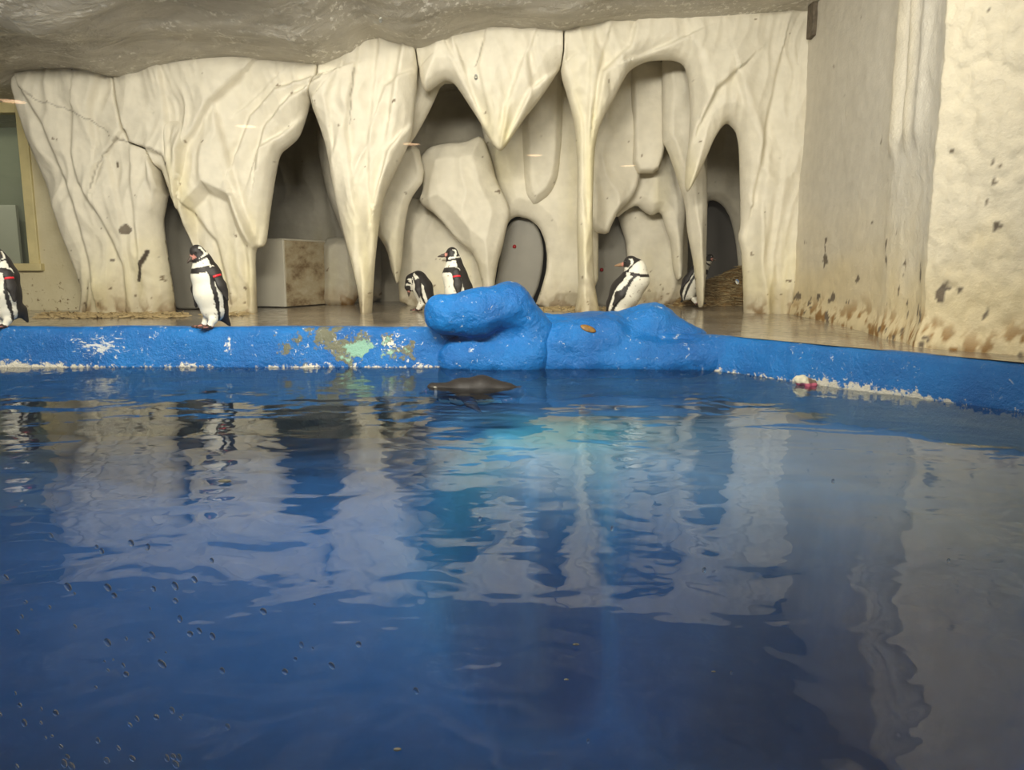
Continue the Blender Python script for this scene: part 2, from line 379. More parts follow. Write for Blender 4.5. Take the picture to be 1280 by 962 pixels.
# painted-over cracks and chipped spots (pixel outlines turned into places on the facade)
def W2(pts, Y=YF-0.25): return np.array([at(x, y, Y)[[0, 2]] for x, y in pts])
CRACKS = [W2(c) for c in [[(144,172),(130,190),(117,210),(116,236)],[(144,172),(158,178),(172,182)],[(75,133),(92,140),(112,150),(135,165)],[(20,105),(45,125),(75,133)],
          [(172,182),(190,186),(204,196),(210,225)],[(442,82),(438,120),(436,153)],[(604,50),(598,70),(594,80)]]]
CHIPS = [(W2([(x, y)])[0], rx, rz) for x, y, rx, rz in [(157,287,.06,.055),(137,325,.02,.02),(207,205,.025,.03),(143,205,.02,.03),(180,335,.025,.05),(176,345,.022,.05),(172,352,.018,.03),(928,290,.04,.012)]]
STICK = W2([(181,314),(176,330),(171,350)])
TIPS = [(W2([(x, y)])[0], rx, rz) for x, y, rx, rz in [(223,245,.12,.4),(320,290,.15,.25),(624,175,.3,.35),(859,225,.1,.3),(735,250,.2,1.2),(461,320,.25,.6),(150,370,.9,.5),(300,350,.3,.5),(950,370,.5,.4)]]
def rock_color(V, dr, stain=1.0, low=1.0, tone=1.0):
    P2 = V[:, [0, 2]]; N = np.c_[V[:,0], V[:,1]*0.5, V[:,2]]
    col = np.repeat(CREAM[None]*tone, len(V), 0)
    y = np.zeros(len(V))
    for c, rx, rz in TIPS:
        y = np.maximum(y, np.exp(-((P2[:,0]-c[0])/rx)**2-((P2[:,1]-c[1])/rz)**2))
    y = np.maximum(y, sst(1.3, 0.3, V[:,2]+0.3*fbm(N*2, 3))*0.85)
    y = np.clip(y*(0.75+0.6*noise3(N*np.array([9, 3, 1.5]))), 0, 1)*stain
    col = col*(1-0.8*y[:,None])+YEL*tone*0.8*y[:,None]
    n = fbm(N*np.array([8, 5, 5]), 4)
    br = sst(0.62, 0.25, V[:,2]+0.16*n+0.1*noise3(N*2.3))*low; br *= (0.35+0.65*sst(-0.1, 0.5, n))
    col = col*(1-br[:,None])+BROWN*br[:,None]
    n2 = fbm(N*13+31, 3); sp = 0.8*sst(0.74, 0.84, n2+0.28*sst(1.1, 0.3, V[:,2])-0.20); col = col*(1-sp[:,None])+np.array(srgb(96,74,46))*sp[:,None]
    return col
def facade_color(V, dr):
    col = rock_color(V, dr); P2 = V[:, [0, 2]]
    for c in CRACKS:
        d = seg_dist(P2+0.012*np.c_[noise3(V*18), noise3(V*18+9)], c[:-1], c[1:]); k_ = np.clip(1.2-d/0.008, 0, 1)*0.55; col = col*(1-k_[:,None])+np.array(srgb(92,82,66))*k_[:,None]
    n = 0.35*noise3(V*22)
    for c, rx, rz in CHIPS[:4]+CHIPS[7:]:
        q = np.hypot((P2[:,0]-c[0])/rx, (P2[:,1]-c[1])/rz)+n; k_ = sst(1.05, 0.85, q); col = col*(1-k_[:,None])+CHIP*k_[:,None]
    d = seg_dist(P2, STICK[:-1], STICK[1:]); k_ = sst(0.024, 0.014, d+0.012*n); col = col*(1-k_[:,None])+np.array(srgb(74,64,52))*k_[:,None]
    return col

# folds: crease lines (pixel polylines); positive = rock drops away on the right-hand side of the line walked downwards
CREASE = [([(26,112),(52,157),(75,217),(90,255),(112,352)],.07,.16),([(90,135),(88,191),(97,228),(124,270),(150,330),(154,382)],.07,.14),
 ([(116,236),(116,210),(144,172)],.05,.10),([(172,182),(202,193),(215,236),(210,266)],.06,.10),([(135,210),(150,262),(156,322)],-.05,.10),([(161,206),(165,255),(172,322)],.05,.10),
 ([(183,210),(187,247),(204,292),(217,374)],.05,.10),([(199,90),(206,153),(217,217),(224,255)],-.05,.12),([(300,90),(262,127),(240,165),(225,187),(223,215)],-.09,.14),
 ([(400,90),(341,109),(307,142),(292,187)],.10,.14),([(400,97),(360,120),(326,157),(315,198)],.09,.12),([(386,127),(360,157),(322,183),(318,210)],.08,.12),
 ([(268,142),(285,210),(296,247),(312,300)],-.06,.10),([(340,95),(322,110),(300,130)],.04,.08),([(288,243),(300,275),(311,305)],-.12,.10),
 ([(232,262),(262,300),(280,380)],.07,.12),([(120,95),(112,130),(114,170)],-.05,.14),
 ([(445,65),(437,117),(431,160),(440,230)],-.05,.10),([(471,50),(465,109),(459,188),(461,251),(463,370)],.05,.13),([(518,81),(479,105),(473,125)],.06,.10),
 ([(510,152),(483,188),(467,251)],.09,.10),([(420,90),(408,120),(412,170)],-.05,.08),([(500,58),(494,90),(486,140)],.05,.1),
 ([(652,77),(633,129),(627,160),(624,184)],.05,.10),([(700,81),(664,109),(637,164)],.07,.10),([(577,77),(593,125),(605,160),(622,184)],-.06,.10),([(604,50),(597,80),(608,130)],.045,.08),([(560,60),(572,85),(590,120)],-.05,.10),
 ([(670,40),(660,70),(664,105)],-.04,.10),([(706,52),(710,83),(730,146),(732,257),(734,370)],-.05,.07),([(740,40),(738,90),(736,146),(737,257)],.04,.06),([(795,32),(789,56),(754,87),(746,139)],.07,.14),
 ([(857,44),(825,58),(793,71)],.06,.10),([(920,89),(895,112),(874,161),(861,203)],-.09,.12),([(924,91),(932,128),(932,170)],.07,.10),
 ([(978,66),(961,145),(945,250)],-.045,.16),([(760,45),(748,90),(742,140)],-.04,.08),([(1000,80),(985,180),(970,300)],.03,.12),([(870,60),(880,100),(878,140)],.04,.1),
 ([(960,200),(950,280),(952,370)],.03,.14)]
CREASE = [(W2(c), a_, w_) for c, a_, w_ in CREASE]
def facade_relief(p, dr):
    X, Z = p[:,0], p[:,1]; N = np.c_[X, 0*X, Z]
    wv = fbm(N*1.1+3, 2)
    r1 = 1-np.abs(noise3(np.c_[X*2.6+0.5*wv, 0*X+5, Z*0.75+0.4*wv]))*2.0
    r2 = 1-np.abs(noise3(np.c_[X*6+0.8*wv, 0*X+9, Z*1.6]))*2.0
    r3 = 1-np.abs(noise3(np.c_[X*8+2.2*wv, 0*X+13, Z*2.4+1.2*wv]))*2.0
    h = 0.045*r1+0.018*r2+0.009*r3+0.06*wv+0.003*fbm(N*9, 3)
    for c, a_, w_ in CREASE:
        dmin = np.full(len(X), 1e9); side = np.zeros(len(X))
        for q0, q1 in zip(c[:-1], c[1:]):
            d = q1-q0; t = np.clip(((p-q0)@d)/(d@d), 0, 1); v = p-q0-t[:,None]*d; dd = np.hypot(*v.T); mk = dd < dmin
            dmin[mk] = dd[mk]; side[mk] = (d[0]*v[:,1]-d[1]*v[:,0])[mk]
        # side > 0 : left of walking direction
        sg = np.where(side > 0, 1, -1)*np.sign(a_)*dmin; e = np.exp(-dmin/w_); tt = 0.5+0.5*np.tanh(sg/0.022)
        h += abs(a_)*1.05*e*(0.55*tt-0.75*(1-tt))
    # recessed leg under the second stalactite
    return h
facade = empty('rock_facade', (-0.8, YF, FLOOR_Z)); tag(facade, 'cream painted plaster rock facade with stalactites, arches and columns', 'rock wall')
def tops(x0, x1): return [(x, y-3, 's') for x, y in TOP if x0 < x < x1]
P1 = [(18,90,'s')]+tops(18,150)+[(150,94,'s'),(154,125,'s'),(163,160,'s'),(172,182,'s'),(192,190,'s'),(204,215,'s'),(209,245,'r'),(206,262),(203,276),(206,300),(211,335),(216,365),(219,392,'s'),(102,394,'r'),(106,365),(98,340),(84,300),(72,262),(58,225),(42,185),(30,150),(20,112)]
P2 = [(151,94,'s')]+tops(151,402)+[(402,77,'s'),(399,95,'s'),(388,128,'r'),(382,150),(374,172),(362,183),(350,192),(345,215),(341,240),(336,275),(333,299),(330,308),(320,310),(319,330),(320,360),(321,391,'s'),(258,391,'r'),(256,355),(248,330),(240,305),(232,280),(226,264),(219,256),(212,232),(206,215,'s'),(194,189,'s'),(174,181,'s'),(165,160,'s'),(156,125,'s')]
P3 = [(404,77,'s')]+tops(404,520)+[(520,56,'s'),(522,85,'r'),(521,110),(518,135),(515,168),(507,190),(498,208),(487,230),(479,251),(474,280),(470,314),(467,350),(465,392,'s'),(451,392,'r'),(447,360),(440,330),(432,300),(424,268),(418,240),(413,210),(407,180),(398,152),(391,132),(390,127,'s'),(401,95,'s')]
P4 = [(522,56,'s')]+tops(522,702)+[(702,37,'s'),(702,70,'s'),(700,86,'r'),(690,102),(680,117),(668,133),(656,148),(643,167),(634,181),(625,190),(616,181),(607,165),(597,148),(586,131),(577,117),(567,103),(556,100),(545,108),(534,116),(527,108),(524,85,'s')]
P5 = [(704,37,'s')]+tops(704,1003)+[(1006,11,'s'),(1006,60,'s'),(1001,150,'s'),(992,270,'s'),(984,350,'s'),(980,393,'s'),(930,393,'r'),(929,340),(927,312),(923,296),(926,285),(926,261),(925,220),(924,182),(920,163),(909,153),(901,160),(893,173),(880,203),(871,222),(859,242),(856,230),(858,205),(861,178),(863,139),(861,100),(855,80),(842,75),(829,75),(812,76),(798,81),(785,90),(776,106),(768,123),(757,142),(749,160),(744,180),(742,210),(741,257),(741,310),(743,355),(750,391,'s'),(718,391,'r'),(723,364),(722,330),(721,280),(722,220),(721,190),(718,154),(710,123),(702,98),(701,88,'s'),(704,70,'s')]
def leg_recess(p, dr):
    h = facade_relief(p, dr)
    a = W2([(252,225),(288,243),(311,305),(311,395),(225,395),(222,258)]); d = seg_dist(p, a, np.roll(a, -1, 0)); ins = inside(p, a)
    return h - np.where(ins, 0.16*np.clip(d/0.10, 0, 1), 0)
for pl, rel, lab in ((P1, facade_relief, 'leaning cracked panel beside the left window'), (P2, leg_recess, 'draped panel with two hanging points and a leg'), (P3, facade_relief, 'big pillar tapering to a thin foot'),
                (P4, facade_relief, 'hanging triangular stalactite'), (P5, facade_relief, 'arched panel with slim column and right block')):
    o = slab('rock_panel', pl, YF, facade, rel, color=facade_color, R=0.17, B=0.19, facet=0.45); o['label'] = lab
o = slab('stalactite', [(204,150),(236,150),(240,185),(236,215),(233,240),(227,263),(221,262),(215,238),(208,205)], YF-0.14, facade, facade_relief, color=facade_color, R=0.10, B=0.10, facet=0.5); o['label'] = 'short hanging point over the narrow gap'
# arch soffit behind the seam of the stalactite panel
def soft_relief(a1=0.05, f=2.0):
    def r(p, dr):
        N = np.c_[p[:,0], 0*p[:,0], p[:,1]]; wv = fbm(N*1.3+8, 2)
        return a1*(1-2*np.abs(noise3(np.c_[p[:,0]*f+0.5*wv, 0*p[:,0]+2, p[:,1]*f*0.35])))+a1*wv*0.8+0.003*fbm(N*10, 3)
    return r
back = empty('rock_backdrop', (0.3, 9.6, FLOOR_Z)); tag(back, 'cream plaster rock inner wall behind the arches, with boulders and pendants', 'rock wall')
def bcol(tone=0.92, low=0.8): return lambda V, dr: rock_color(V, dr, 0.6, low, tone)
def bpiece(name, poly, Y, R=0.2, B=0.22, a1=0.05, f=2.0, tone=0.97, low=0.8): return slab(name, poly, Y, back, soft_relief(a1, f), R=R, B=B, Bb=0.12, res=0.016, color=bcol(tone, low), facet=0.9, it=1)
bpiece('arch_soffit', [(505,70),(575,80),(572,104),(552,104),(540,132),(530,152),(516,176),(500,190),(496,150)], 8.62, tone=0.95, B=0.12, R=0.1)
bpiece('boulder', [(524,198),(536,184),(556,179),(580,178),(603,168),(613,195),(621,227),(634,251),(638,267),(632,290),(629,306),(622,330),(618,356),(618,386),(602,386),(604,358),(598,335),(592,318),(586,312),(570,299),(546,269),(523,253),(529,235)], 9.25)
bpiece('boulder', [(500,262),(512,248),(530,246),(560,258),(600,290),(614,330),(612,388),(500,388),(497,330)], 9.75, B=0.15, low=0.6)
bpiece('pendant_rock', [(466,215),(496,190),(522,178),(532,222),(512,250),(506,280),(502,330),(497,358),(490,340),(484,312),(470,290)], 9.0, R=0.06, B=0.10, f=4)
bpiece('inner_panel', [(590,96),(730,90),(748,200),(748,385),(668,385),(677,360),(683,338),(684,320),(681,300),(674,284),(662,274),(646,270),(637,275),(629,292),(626,262),(619,227),(604,170)], 9.55, B=0.16)
bpiece('pendant_rock', [(648,60),(704,60),(704,160),(701,205),(697,226),(688,244),(668,259),(657,246),(654,230),(652,180)], 9.40, B=0.16, R=0.09, f=3, a1=0.02)
bpiece('hanging_sheet', [(725,50),(794,50),(796,120),(795,170),(797,205),(801,216),(797,235),(788,250),(772,266),(765,280),(760,293),(742,290),(728,260)], 9.2, R=0.05, B=0.1, f=4)
bpiece('hanging_slab', [(789,50),(834,50),(834,150),(831,190),(822,217),(791,216),(790,150)], 9.08, R=0.035, B=0.10, a1=0.015)
bpiece('inner_curtain', [(780,180),(838,160),(850,210),(858,257),(854,300),(854,346),(846,352),(841,335),(839,305),(832,285),(826,264),(814,270),(804,264),(796,256),(784,262),(770,273),(764,262)], 9.42, R=0.12, B=0.12, f=3)
bpiece('boulder', [(772,268),(785,250),(830,246),(856,256),(860,300),(858,384),(772,384),(783,364),(785,330),(782,300),(776,284)], 9.8, B=0.14, low=0.9)
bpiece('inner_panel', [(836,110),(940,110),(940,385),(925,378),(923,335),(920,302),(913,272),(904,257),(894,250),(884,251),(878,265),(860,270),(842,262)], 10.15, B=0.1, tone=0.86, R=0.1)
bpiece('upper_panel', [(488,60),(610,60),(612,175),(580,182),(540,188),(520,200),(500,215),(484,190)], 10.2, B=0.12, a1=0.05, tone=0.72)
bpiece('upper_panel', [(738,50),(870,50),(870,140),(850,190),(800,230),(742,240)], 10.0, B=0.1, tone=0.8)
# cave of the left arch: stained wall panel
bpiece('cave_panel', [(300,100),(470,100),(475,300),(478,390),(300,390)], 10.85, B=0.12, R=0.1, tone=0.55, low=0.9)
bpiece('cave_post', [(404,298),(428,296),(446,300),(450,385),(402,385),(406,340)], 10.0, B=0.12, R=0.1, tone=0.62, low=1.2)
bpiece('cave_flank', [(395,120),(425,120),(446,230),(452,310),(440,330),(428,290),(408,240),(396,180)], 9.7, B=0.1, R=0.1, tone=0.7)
# slim free-standing column behind the right arch
o = slab('rock_column', [(828,50),(866,50),(884,160),(884,207),(884,286),(883,312),(882,345),(880,384),(872,384),(869,345),(865,318),(859,288),(857,257),(845,217),(833,184),(828,178),(828,120)], 8.85, None, soft_relief(0.03, 4), R=0.09, B=0.14, res=0.013, facet=0.7, it=1, color=lambda V, dr: rock_color(V, dr, 1.2, 0.7, 0.95))
tag(o, 'slim cream rock column tapering to a thin foot behind the hanging stalactite point', 'rock column')

# grey door boards and dark shade panels inside the openings
M_door = plain('grey_door_board', srgb(128,124,112), 0.5, 0.08, 3)
M_openshade = plain('opening_shade', srgb(82,78,72), 0.5, 0.08, 3)
M_dark = plain('recess_shade', srgb(46,44,40), 0.8)
M_red = plain('red_knob_plastic', srgb(150,24,28), 0.5)
def door(i, poly, Y, mat, knob, lab):
    e = empty('door_%d' % i, tuple(at(poly[-1][0], poly[-1][1], Y))); tag(e, lab, kind='structure')
    s_ = slab('board', poly, Y, None, None, R=0.012, B=0.015, Bb=0.015, res=0.02, mat=mat); s_.parent = e; s_.location = -e.location
    if knob:
        k_ = sphere_obj('red_knob', at(knob[0], knob[1], Y-0.03)-np.array(e.location), 0.024, M_red, e)
def uv_sphere(r=1.0, nu=14, nv=9):
    V = [(0, 0, r)]+[(r*math.sin(math.pi*j/nv)*math.cos(2*math.pi*i/nu), r*math.sin(math.pi*j/nv)*math.sin(2*math.pi*i/nu), r*math.cos(math.pi*j/nv)) for j in range(1, nv) for i in range(nu)]+[(0, 0, -r)]
    F = [(0, 1+i, 1+(i+1) % nu) for i in range(nu)]
    for j in range(nv-2):
        for i in range(nu): a = 1+j*nu+i; b_ = 1+j*nu+(i+1) % nu; F.append((a, a+nu, b_+nu, b_))
    n = len(V)-1; F += [(n, 1+(nv-2)*nu+(i+1) % nu, 1+(nv-2)*nu+i) for i in range(nu)]
    return np.array(V), F
def sphere_obj(name, loc, r, mat, parent=None, sc=(1, 1, 1)):
    V, F = uv_sphere(r); o = pymesh(name, V*np.array(sc), F, mat, parent, True); o.location = tuple(loc); return o
door(1, [(198,255),(236,255),(262,330),(262,386),(206,386)], 8.75, M_door, (241,325), 'dark grey door board leaning in the narrow gap behind the left penguin')
door(2, [(630,290),(640,276),(655,270),(668,277),(676,292),(680,312),(678,338),(672,362),(660,385),(614,385),(622,340)], 9.72, M_door, (643,308), 'grey oval door board in the opening behind the blue boulder')
door(3, [(735,265),(775,265),(790,290),(790,383),(735,383)], 9.95, M_door, (752,337), 'grey door board behind the leaning penguin')
door(4, [(880,245),(926,245),(926,370),(880,370)], 10.5, M_openshade, None, 'dark panel in the right arch opening, coloured as its shade')  # open archway: its darkness is a dark-coloured panel
tag(box('recess_shade_panel', at(610,330,10.0)[0], at(700,330,10.0)[0], 10.0, 10.05, 0.2, 1.6, M_dark), 'dark panel behind the oval door, coloured as the shade of the gap', kind='structure')  # shade in the gap beside the board, put in as a dark panel
tag(box('wall_gap', at(190,330,9.3)[0], at(300,330,9.3)[0], 9.3, 9.35, 0.2, 2.2, plain('gap_wall', srgb(128,120,104), 0.8)), 'grey wall behind the narrow gap', kind='structure')

# white crate in the left arch
M_crate = plain('white_crate_board', srgb(206,200,182), 0.5, 0.06, 4)
m, nt, b = newmat('stained_crate_board'); p = geo(nt); n1 = noise_node(nt, 3.0, 6, scaled(nt, p, (1, 1, 2)), 0.65)
nt.links.new(ramp(nt, n1.outputs[0], [(0.32, srgb(110,84,50)), (0.5, srgb(176,160,128)), (0.7, srgb(196,186,160))]), b.inputs['Base Color']); b.inputs['Roughness'].default_value = 0.6
M_crate2 = m
c0 = ground(357, 382, FLOOR_Z); c0 = at(357, 382, 9.15); cr_ = empty('crate', (c0[0], c0[1], FLOOR_Z))
u1 = np.array([-0.93, 0.37, 0]); u2 = np.array([0.36, 1.0, 0]); u2 /= np.linalg.norm(u2); zt = at(357, 300, 9.15)[2]-FLOOR_Z
def plank(name, a, ud, ln, nd_, th, z0, z1, mat):
    a = np.array(a, float); q = [a, a+ud*ln, a+ud*ln+nd_*th, a+nd_*th]
    V = [(x[0], x[1], z) for z in (z0, z1) for x in q]; F = [(0,3,2,1),(4,5,6,7),(0,1,5,4),(1,2,6,5),(2,3,7,6),(3,0,4,7)]
    o = pymesh(name, V, F, mat, cr_); md = o.modifiers.new('bevel', 'BEVEL'); md.width = 0.004; return o
plank('front_board', (0,0,0), u1, 0.62, u2, 0.03, 0.0, zt, M_crate)
plank('side_board', u2*0.034, u2, 1.25, u1, 0.03, 0.0, zt, M_crate2)
plank('side_board', u1*0.59+u2*0.034, u2, 1.25, u1, 0.03, 0.0, zt, M_crate2)
plank('back_board', u2*1.29, u1, 0.62, u2, 0.03, 0.0, zt, M_crate2)
plank('lid', u2*0.0, u1, 0.62, u2, 1.3, zt+0.001, zt+0.02, M_crate)
tag(cr_, 'white and stained board crate standing in the left cave', 'crate')

# ------------------------------------------------------------------ implicit surfaces
def surface_nets(fn, lo, hi, h):
    ax = [np.arange(lo[k], hi[k]+h, h) for k in range(3)]; n = [len(a) for a in ax]
    G = np.stack(np.meshgrid(*ax, indexing='ij'), -1).reshape(-1, 3); D = fn(G).reshape(n)
    s = D < 0; c = [slice(0, -1), slice(1, None)]
    cnt = sum(s[c[i], c[j], c[k]].astype(np.int8) for i in (0, 1) for j in (0, 1) for k in (0, 1))
    act = np.argwhere((cnt > 0) & (cnt < 8)); idx = np.full(cnt.shape, -1); idx[tuple(act.T)] = np.arange(len(act))
    acc = np.zeros((len(act), 3)); num = np.zeros(len(act))
    cor = [(i, j, k) for i in (0, 1) for j in (0, 1) for k in (0, 1)]
    for a in cor:
        for k in range(3):
            if a[k]: continue
            b_ = list(a); b_[k] = 1
            da = D[tuple((act+np.array(a)).T)]; db = D[tuple((act+np.array(b_)).T)]; mk = (da < 0) != (db < 0)
            t = np.where(mk, da/np.where(mk, da-db, 1), 0); pt = np.repeat(np.array([a], float), len(act), 0); pt[:, k] += t
            acc[mk] += pt[mk]; num[mk] += 1
    V = np.array(lo)+(act+acc/num[:,None])*h
    F = []
    for k in range(3):
        u, v = (k+1) % 3, (k+2) % 3
        sl0 = [slice(None)]*3; sl1 = [slice(None)]*3; sl0[k] = slice(0, -1); sl1[k] = slice(1, None)
        e = np.argwhere(s[tuple(sl0)] != s[tuple(sl1)]); e = e[(e[:,u] > 0) & (e[:,v] > 0) & (e[:,u] < n[u]-1) & (e[:,v] < n[v]-1)]
        q = []
        for du, dv in ((1, 1), (0, 1), (0, 0), (1, 0)):
            t = e.copy(); t[:,u] -= du; t[:,v] -= dv; q.append(idx[tuple(t.T)])
        q = np.stack(q, 1); fl_ = ~s[tuple(e.T)]; q[fl_] = q[fl_][:, ::-1]; F.append(q)
    return V, np.concatenate(F)
def rcone(P, a, b_, ra, rb, sc=None):
    a = np.array(a, float); b_ = np.array(b_, float); d = b_-a; t = np.clip(((P-a)@d)/max(d@d, 1e-9), 0, 1)
    v = P-a-t[:,None]*d
    if sc is not None:
        nrm, f = sc; nrm = np.array(nrm)/np.linalg.norm(nrm); v = v+np.outer(v@nrm, nrm)*(f-1)
    return np.linalg.norm(v, axis=1)-(ra+(rb-ra)*t)
def smin(a, b_, k):
    h = np.clip(0.5+0.5*(b_-a)/k, 0, 1); return b_*(1-h)+a*h-k*h*(1-h)

# ------------------------------------------------------------------ pool: kerb, blue rocks, basin, water
def blue_mat(name, patches=True):
    m, nt, b = newmat(name); p = geo(nt); sep = nd(nt, 'ShaderNodeSeparateXYZ'); nt.links.new(p, sep.inputs[0])
    n1 = noise_node(nt, 3.0, 5, p); nf = noise_node(nt, 38, 5, p, 0.7); nm = noise_node(nt, 9, 5, p, 0.65)
    c = ramp(nt, n1.outputs[0], [(0.3, srgb(0,86,156)), (0.7, srgb(8,110,184))])
    def around(px_, py_, rx, rz, thr, noise, col, c):
        q = ground(px_, 455, 0.0); z = at(px_, py_, 5.45)[2]
        dx = math_(nt, 'DIVIDE', math_(nt, 'SUBTRACT', sep.outputs[0], float(at(px_, py_, 5.45)[0])), rx)
        dz = math_(nt, 'DIVIDE', math_(nt, 'SUBTRACT', sep.outputs[2], float(z)), rz)
        dd = math_(nt, 'SQRT', math_(nt, 'ADD', math_(nt, 'MULTIPLY', dx, dx), math_(nt, 'MULTIPLY', dz, dz)))
        v = math_(nt, 'SUBTRACT', noise, math_(nt, 'MULTIPLY', dd, 0.22))
        return mixc(nt, ramp(nt, v, [(thr, (0,0,0)), (thr+0.05, (1,1,1))]), c, col)
    if patches:
        nst = noise_node(nt, 12, 6, scaled(nt, p, (1.0, 1.0, 2.2)), 0.7, 1.5)
        c = around(430, 432, .55, .16, 0.37, nm.outputs[0], srgb(104,104,84), c)
        c = around(455, 436, .22, .10, 0.36, nm.outputs[0], srgb(128,170,150), c)
        c = around(488, 430, .16, .10, 0.44, nf.outputs[0], srgb(214,212,196), c)
        c = around(118, 433, .28, .12, 0.42, nst.outputs[0], srgb(196,200,200), c)
        c = around(283, 432, .05, .08, 0.42, nf.outputs[0], srgb(206,208,204), c)
    scr = noise_node(nt, 20, 6, p, 0.75, 0.6)
    chips = math_(nt, 'MULTIPLY', ramp(nt, scr.outputs[0], [(0.60 if patches else 0.625, (0,0,0)), (0.64 if patches else 0.66, (1,1,1))]), ramp(nt, noise_node(nt, 2.3, 3, p).outputs[0], [(0.43, (0,0,0)), (0.58, (1,1,1))]))
    c = mixc(nt, chips, c, srgb(200,206,204))
    # limescale crust that grew along the waterline
    hz = math_(nt, 'ADD', math_(nt, 'SUBTRACT', 0.045, sep.outputs[2]), math_(nt, 'MULTIPLY', math_(nt, 'SUBTRACT', noise_node(nt, 22, 5, p, 0.75).outputs[0], 0.52), 0.22))
    c = mixc(nt, ramp(nt, math_(nt, 'ADD', hz, math_(nt, 'MULTIPLY', math_(nt, 'SUBTRACT', noise_node(nt, 1.7, 3, p).outputs[0], 0.53), 0.20)), [(0.02, (0,0,0)), (0.035, (1,1,1))]), c, srgb(214,208,190)) if patches else c
    nt.links.new(c, b.inputs['Base Color']); b.inputs['Roughness'].default_value = 0.36; b.inputs['Specular IOR Level'].default_value = 0.4
    bump(nt, b, math_(nt, 'ADD', nf.outputs[0], math_(nt, 'MULTIPLY', nm.outputs[0], 1.6)), 0.6, 0.025)
    return m
M_blue = blue_mat('blue_pool_paint'); M_blue2 = blue_mat('blue_rock_paint', False)
# kerb: profile swept along the path
seg = np.r_[0, np.cumsum(np.linalg.norm(np.diff(KP[:, :2], axis=0), axis=1))]
st = np.arange(0, seg[-1], 0.03); K = np.c_[[np.interp(st, seg, KP[:, k]) for k in range(3)]].T
for _ in range(3): K[4:-4] = sum(K[4+d:len(K)-4+d] for d in range(-4, 5))/9
T = np.gradient(K[:, :2], axis=0); T /= np.linalg.norm(T, axis=1)[:,None]; Nn = np.c_[T[:,1], -T[:,0]]   # towards the pool
prof = [(0.0, -0.75)]+[(0.0, z) for z in np.arange(-0.3, -0.02, 0.05)]+[(0.0, f) for f in (0.01,)]
pr = np.array([(0.0,-2.6),(0.0,-2),(0.0,-1.2),(0.0,-.6),(0.0,-.2),(0.004,.0),(0.006,.12),(0.004,.24),(0.002,.36),(-0.004,.48),(-0.008,.6),(-0.014,.72),(-0.022,.84),(-0.036,.93),(-0.06,.985),(-0.09,1.0),(-0.16,.985),(-0.24,.96),(-0.30,.93),(-0.34,.86),(-0.36,.7)])
V = np.zeros((len(st), len(pr), 3))
for j, (off, fz) in enumerate(pr):
    z = K[:,2]*fz if fz > -5 else np.full(len(st), -1.45)
    V[:, j, :2] = K[:, :2]+Nn*off; V[:, j, 2] = z
Pn = V.reshape(-1, 3); dsp = 0.014*fbm(Pn*np.array([1.6, 1.6, 3]), 3)+0.006*noise3(Pn*9); nrm = np.repeat(Nn[:,None,:], len(pr), 1).reshape(-1, 2)
Pn[:, :2] += nrm*dsp[:,None]; Pn[:,2] += np.where(Pn[:,2] > 0.1, 0.010*fbm(Pn*np.array([2.0, 2.0, 0]), 3), 0)
npf = len(pr); i, j = np.meshgrid(np.arange(len(st)-1), np.arange(npf-1), indexing='ij'); a = (i*npf+j).ravel()
o = npmesh('pool_kerb', Pn, np.c_[a, a+npf, a+npf+1, a+1], M_blue); tag(o, 'blue painted pool kerb with white crust along the waterline', 'kerb')

# blue boulder and the low blue rock on the kerb
def w(px_, py_, Y=5.42): return at(px_, py_, Y)
def boulder_sdf(P):
    d = rcone(P, w(556,392,5.40), w(600,391,5.42), .145, .165)
    d = smin(d, rcone(P, w(600,389,5.42), w(634,383,5.50), .155, .17), .05)
    d = smin(d, rcone(P, w(636,386,5.52), w(672,418,5.55), .165, .13), .06)
    d = smin(d, rcone(P, w(575,448,5.52), w(660,446,5.50), .16, .17), .045)
    d = smin(d, rcone(P, w(600,415,5.60), w(650,415,5.60), .17, .18), .05)
    return d+0.012*fbm(P*6, 3)+0.004*noise3(P*22)
def cut_floor(f, z0):
    return lambda P: np.maximum(f(P), z0-P[:,2])
lo = np.array([-0.75, 5.1, -0.25]); hi = np.array([0.45, 5.98, 0.75])
Vb, Fb = surface_nets(cut_floor(boulder_sdf, -0.2), lo, hi, 0.014)
o = npmesh('blue_boulder', Vb, Fb, M_blue2); tag(o, 'rounded blue painted boulder overhanging the pool kerb', 'boulder')
def low_sdf(P):
    d = rcone(P, w(700,432,5.55), w(760,428,5.6), .17, .20)
    d = smin(d, rcone(P, w(668,420,5.68), w(745,418,5.72), .17, .17), .06)
    d = smin(d, rcone(P, w(745,420,5.70), w(812,414,5.70), .15, .20), .06)
    d = smin(d, rcone(P, w(812,414,5.70), w(868,428,5.6), .185, .12), .06)
    d = smin(d, rcone(P, w(800,447,5.50), w(885,448,5.42), .15, .13), .06)
    d = smin(d, rcone(P, w(690,450,5.52), w(800,450,5.52), .13, .14), .05)
    d = smin(d, rcone(P, w(880,432,5.45), w(902,438,5.38), .09, .08), .05)
    return d+0.016*fbm(P*5+3, 3)+0.004*noise3(P*22)
Vb, Fb = surface_nets(cut_floor(low_sdf, -0.2), np.array([0.05, 5.1, -0.25]), np.array([1.75, 6.05, 0.6]), 0.015)
o = npmesh('blue_rock', Vb, Fb, M_blue2); tag(o, 'low sloping blue painted rock beside the boulder', 'rock')

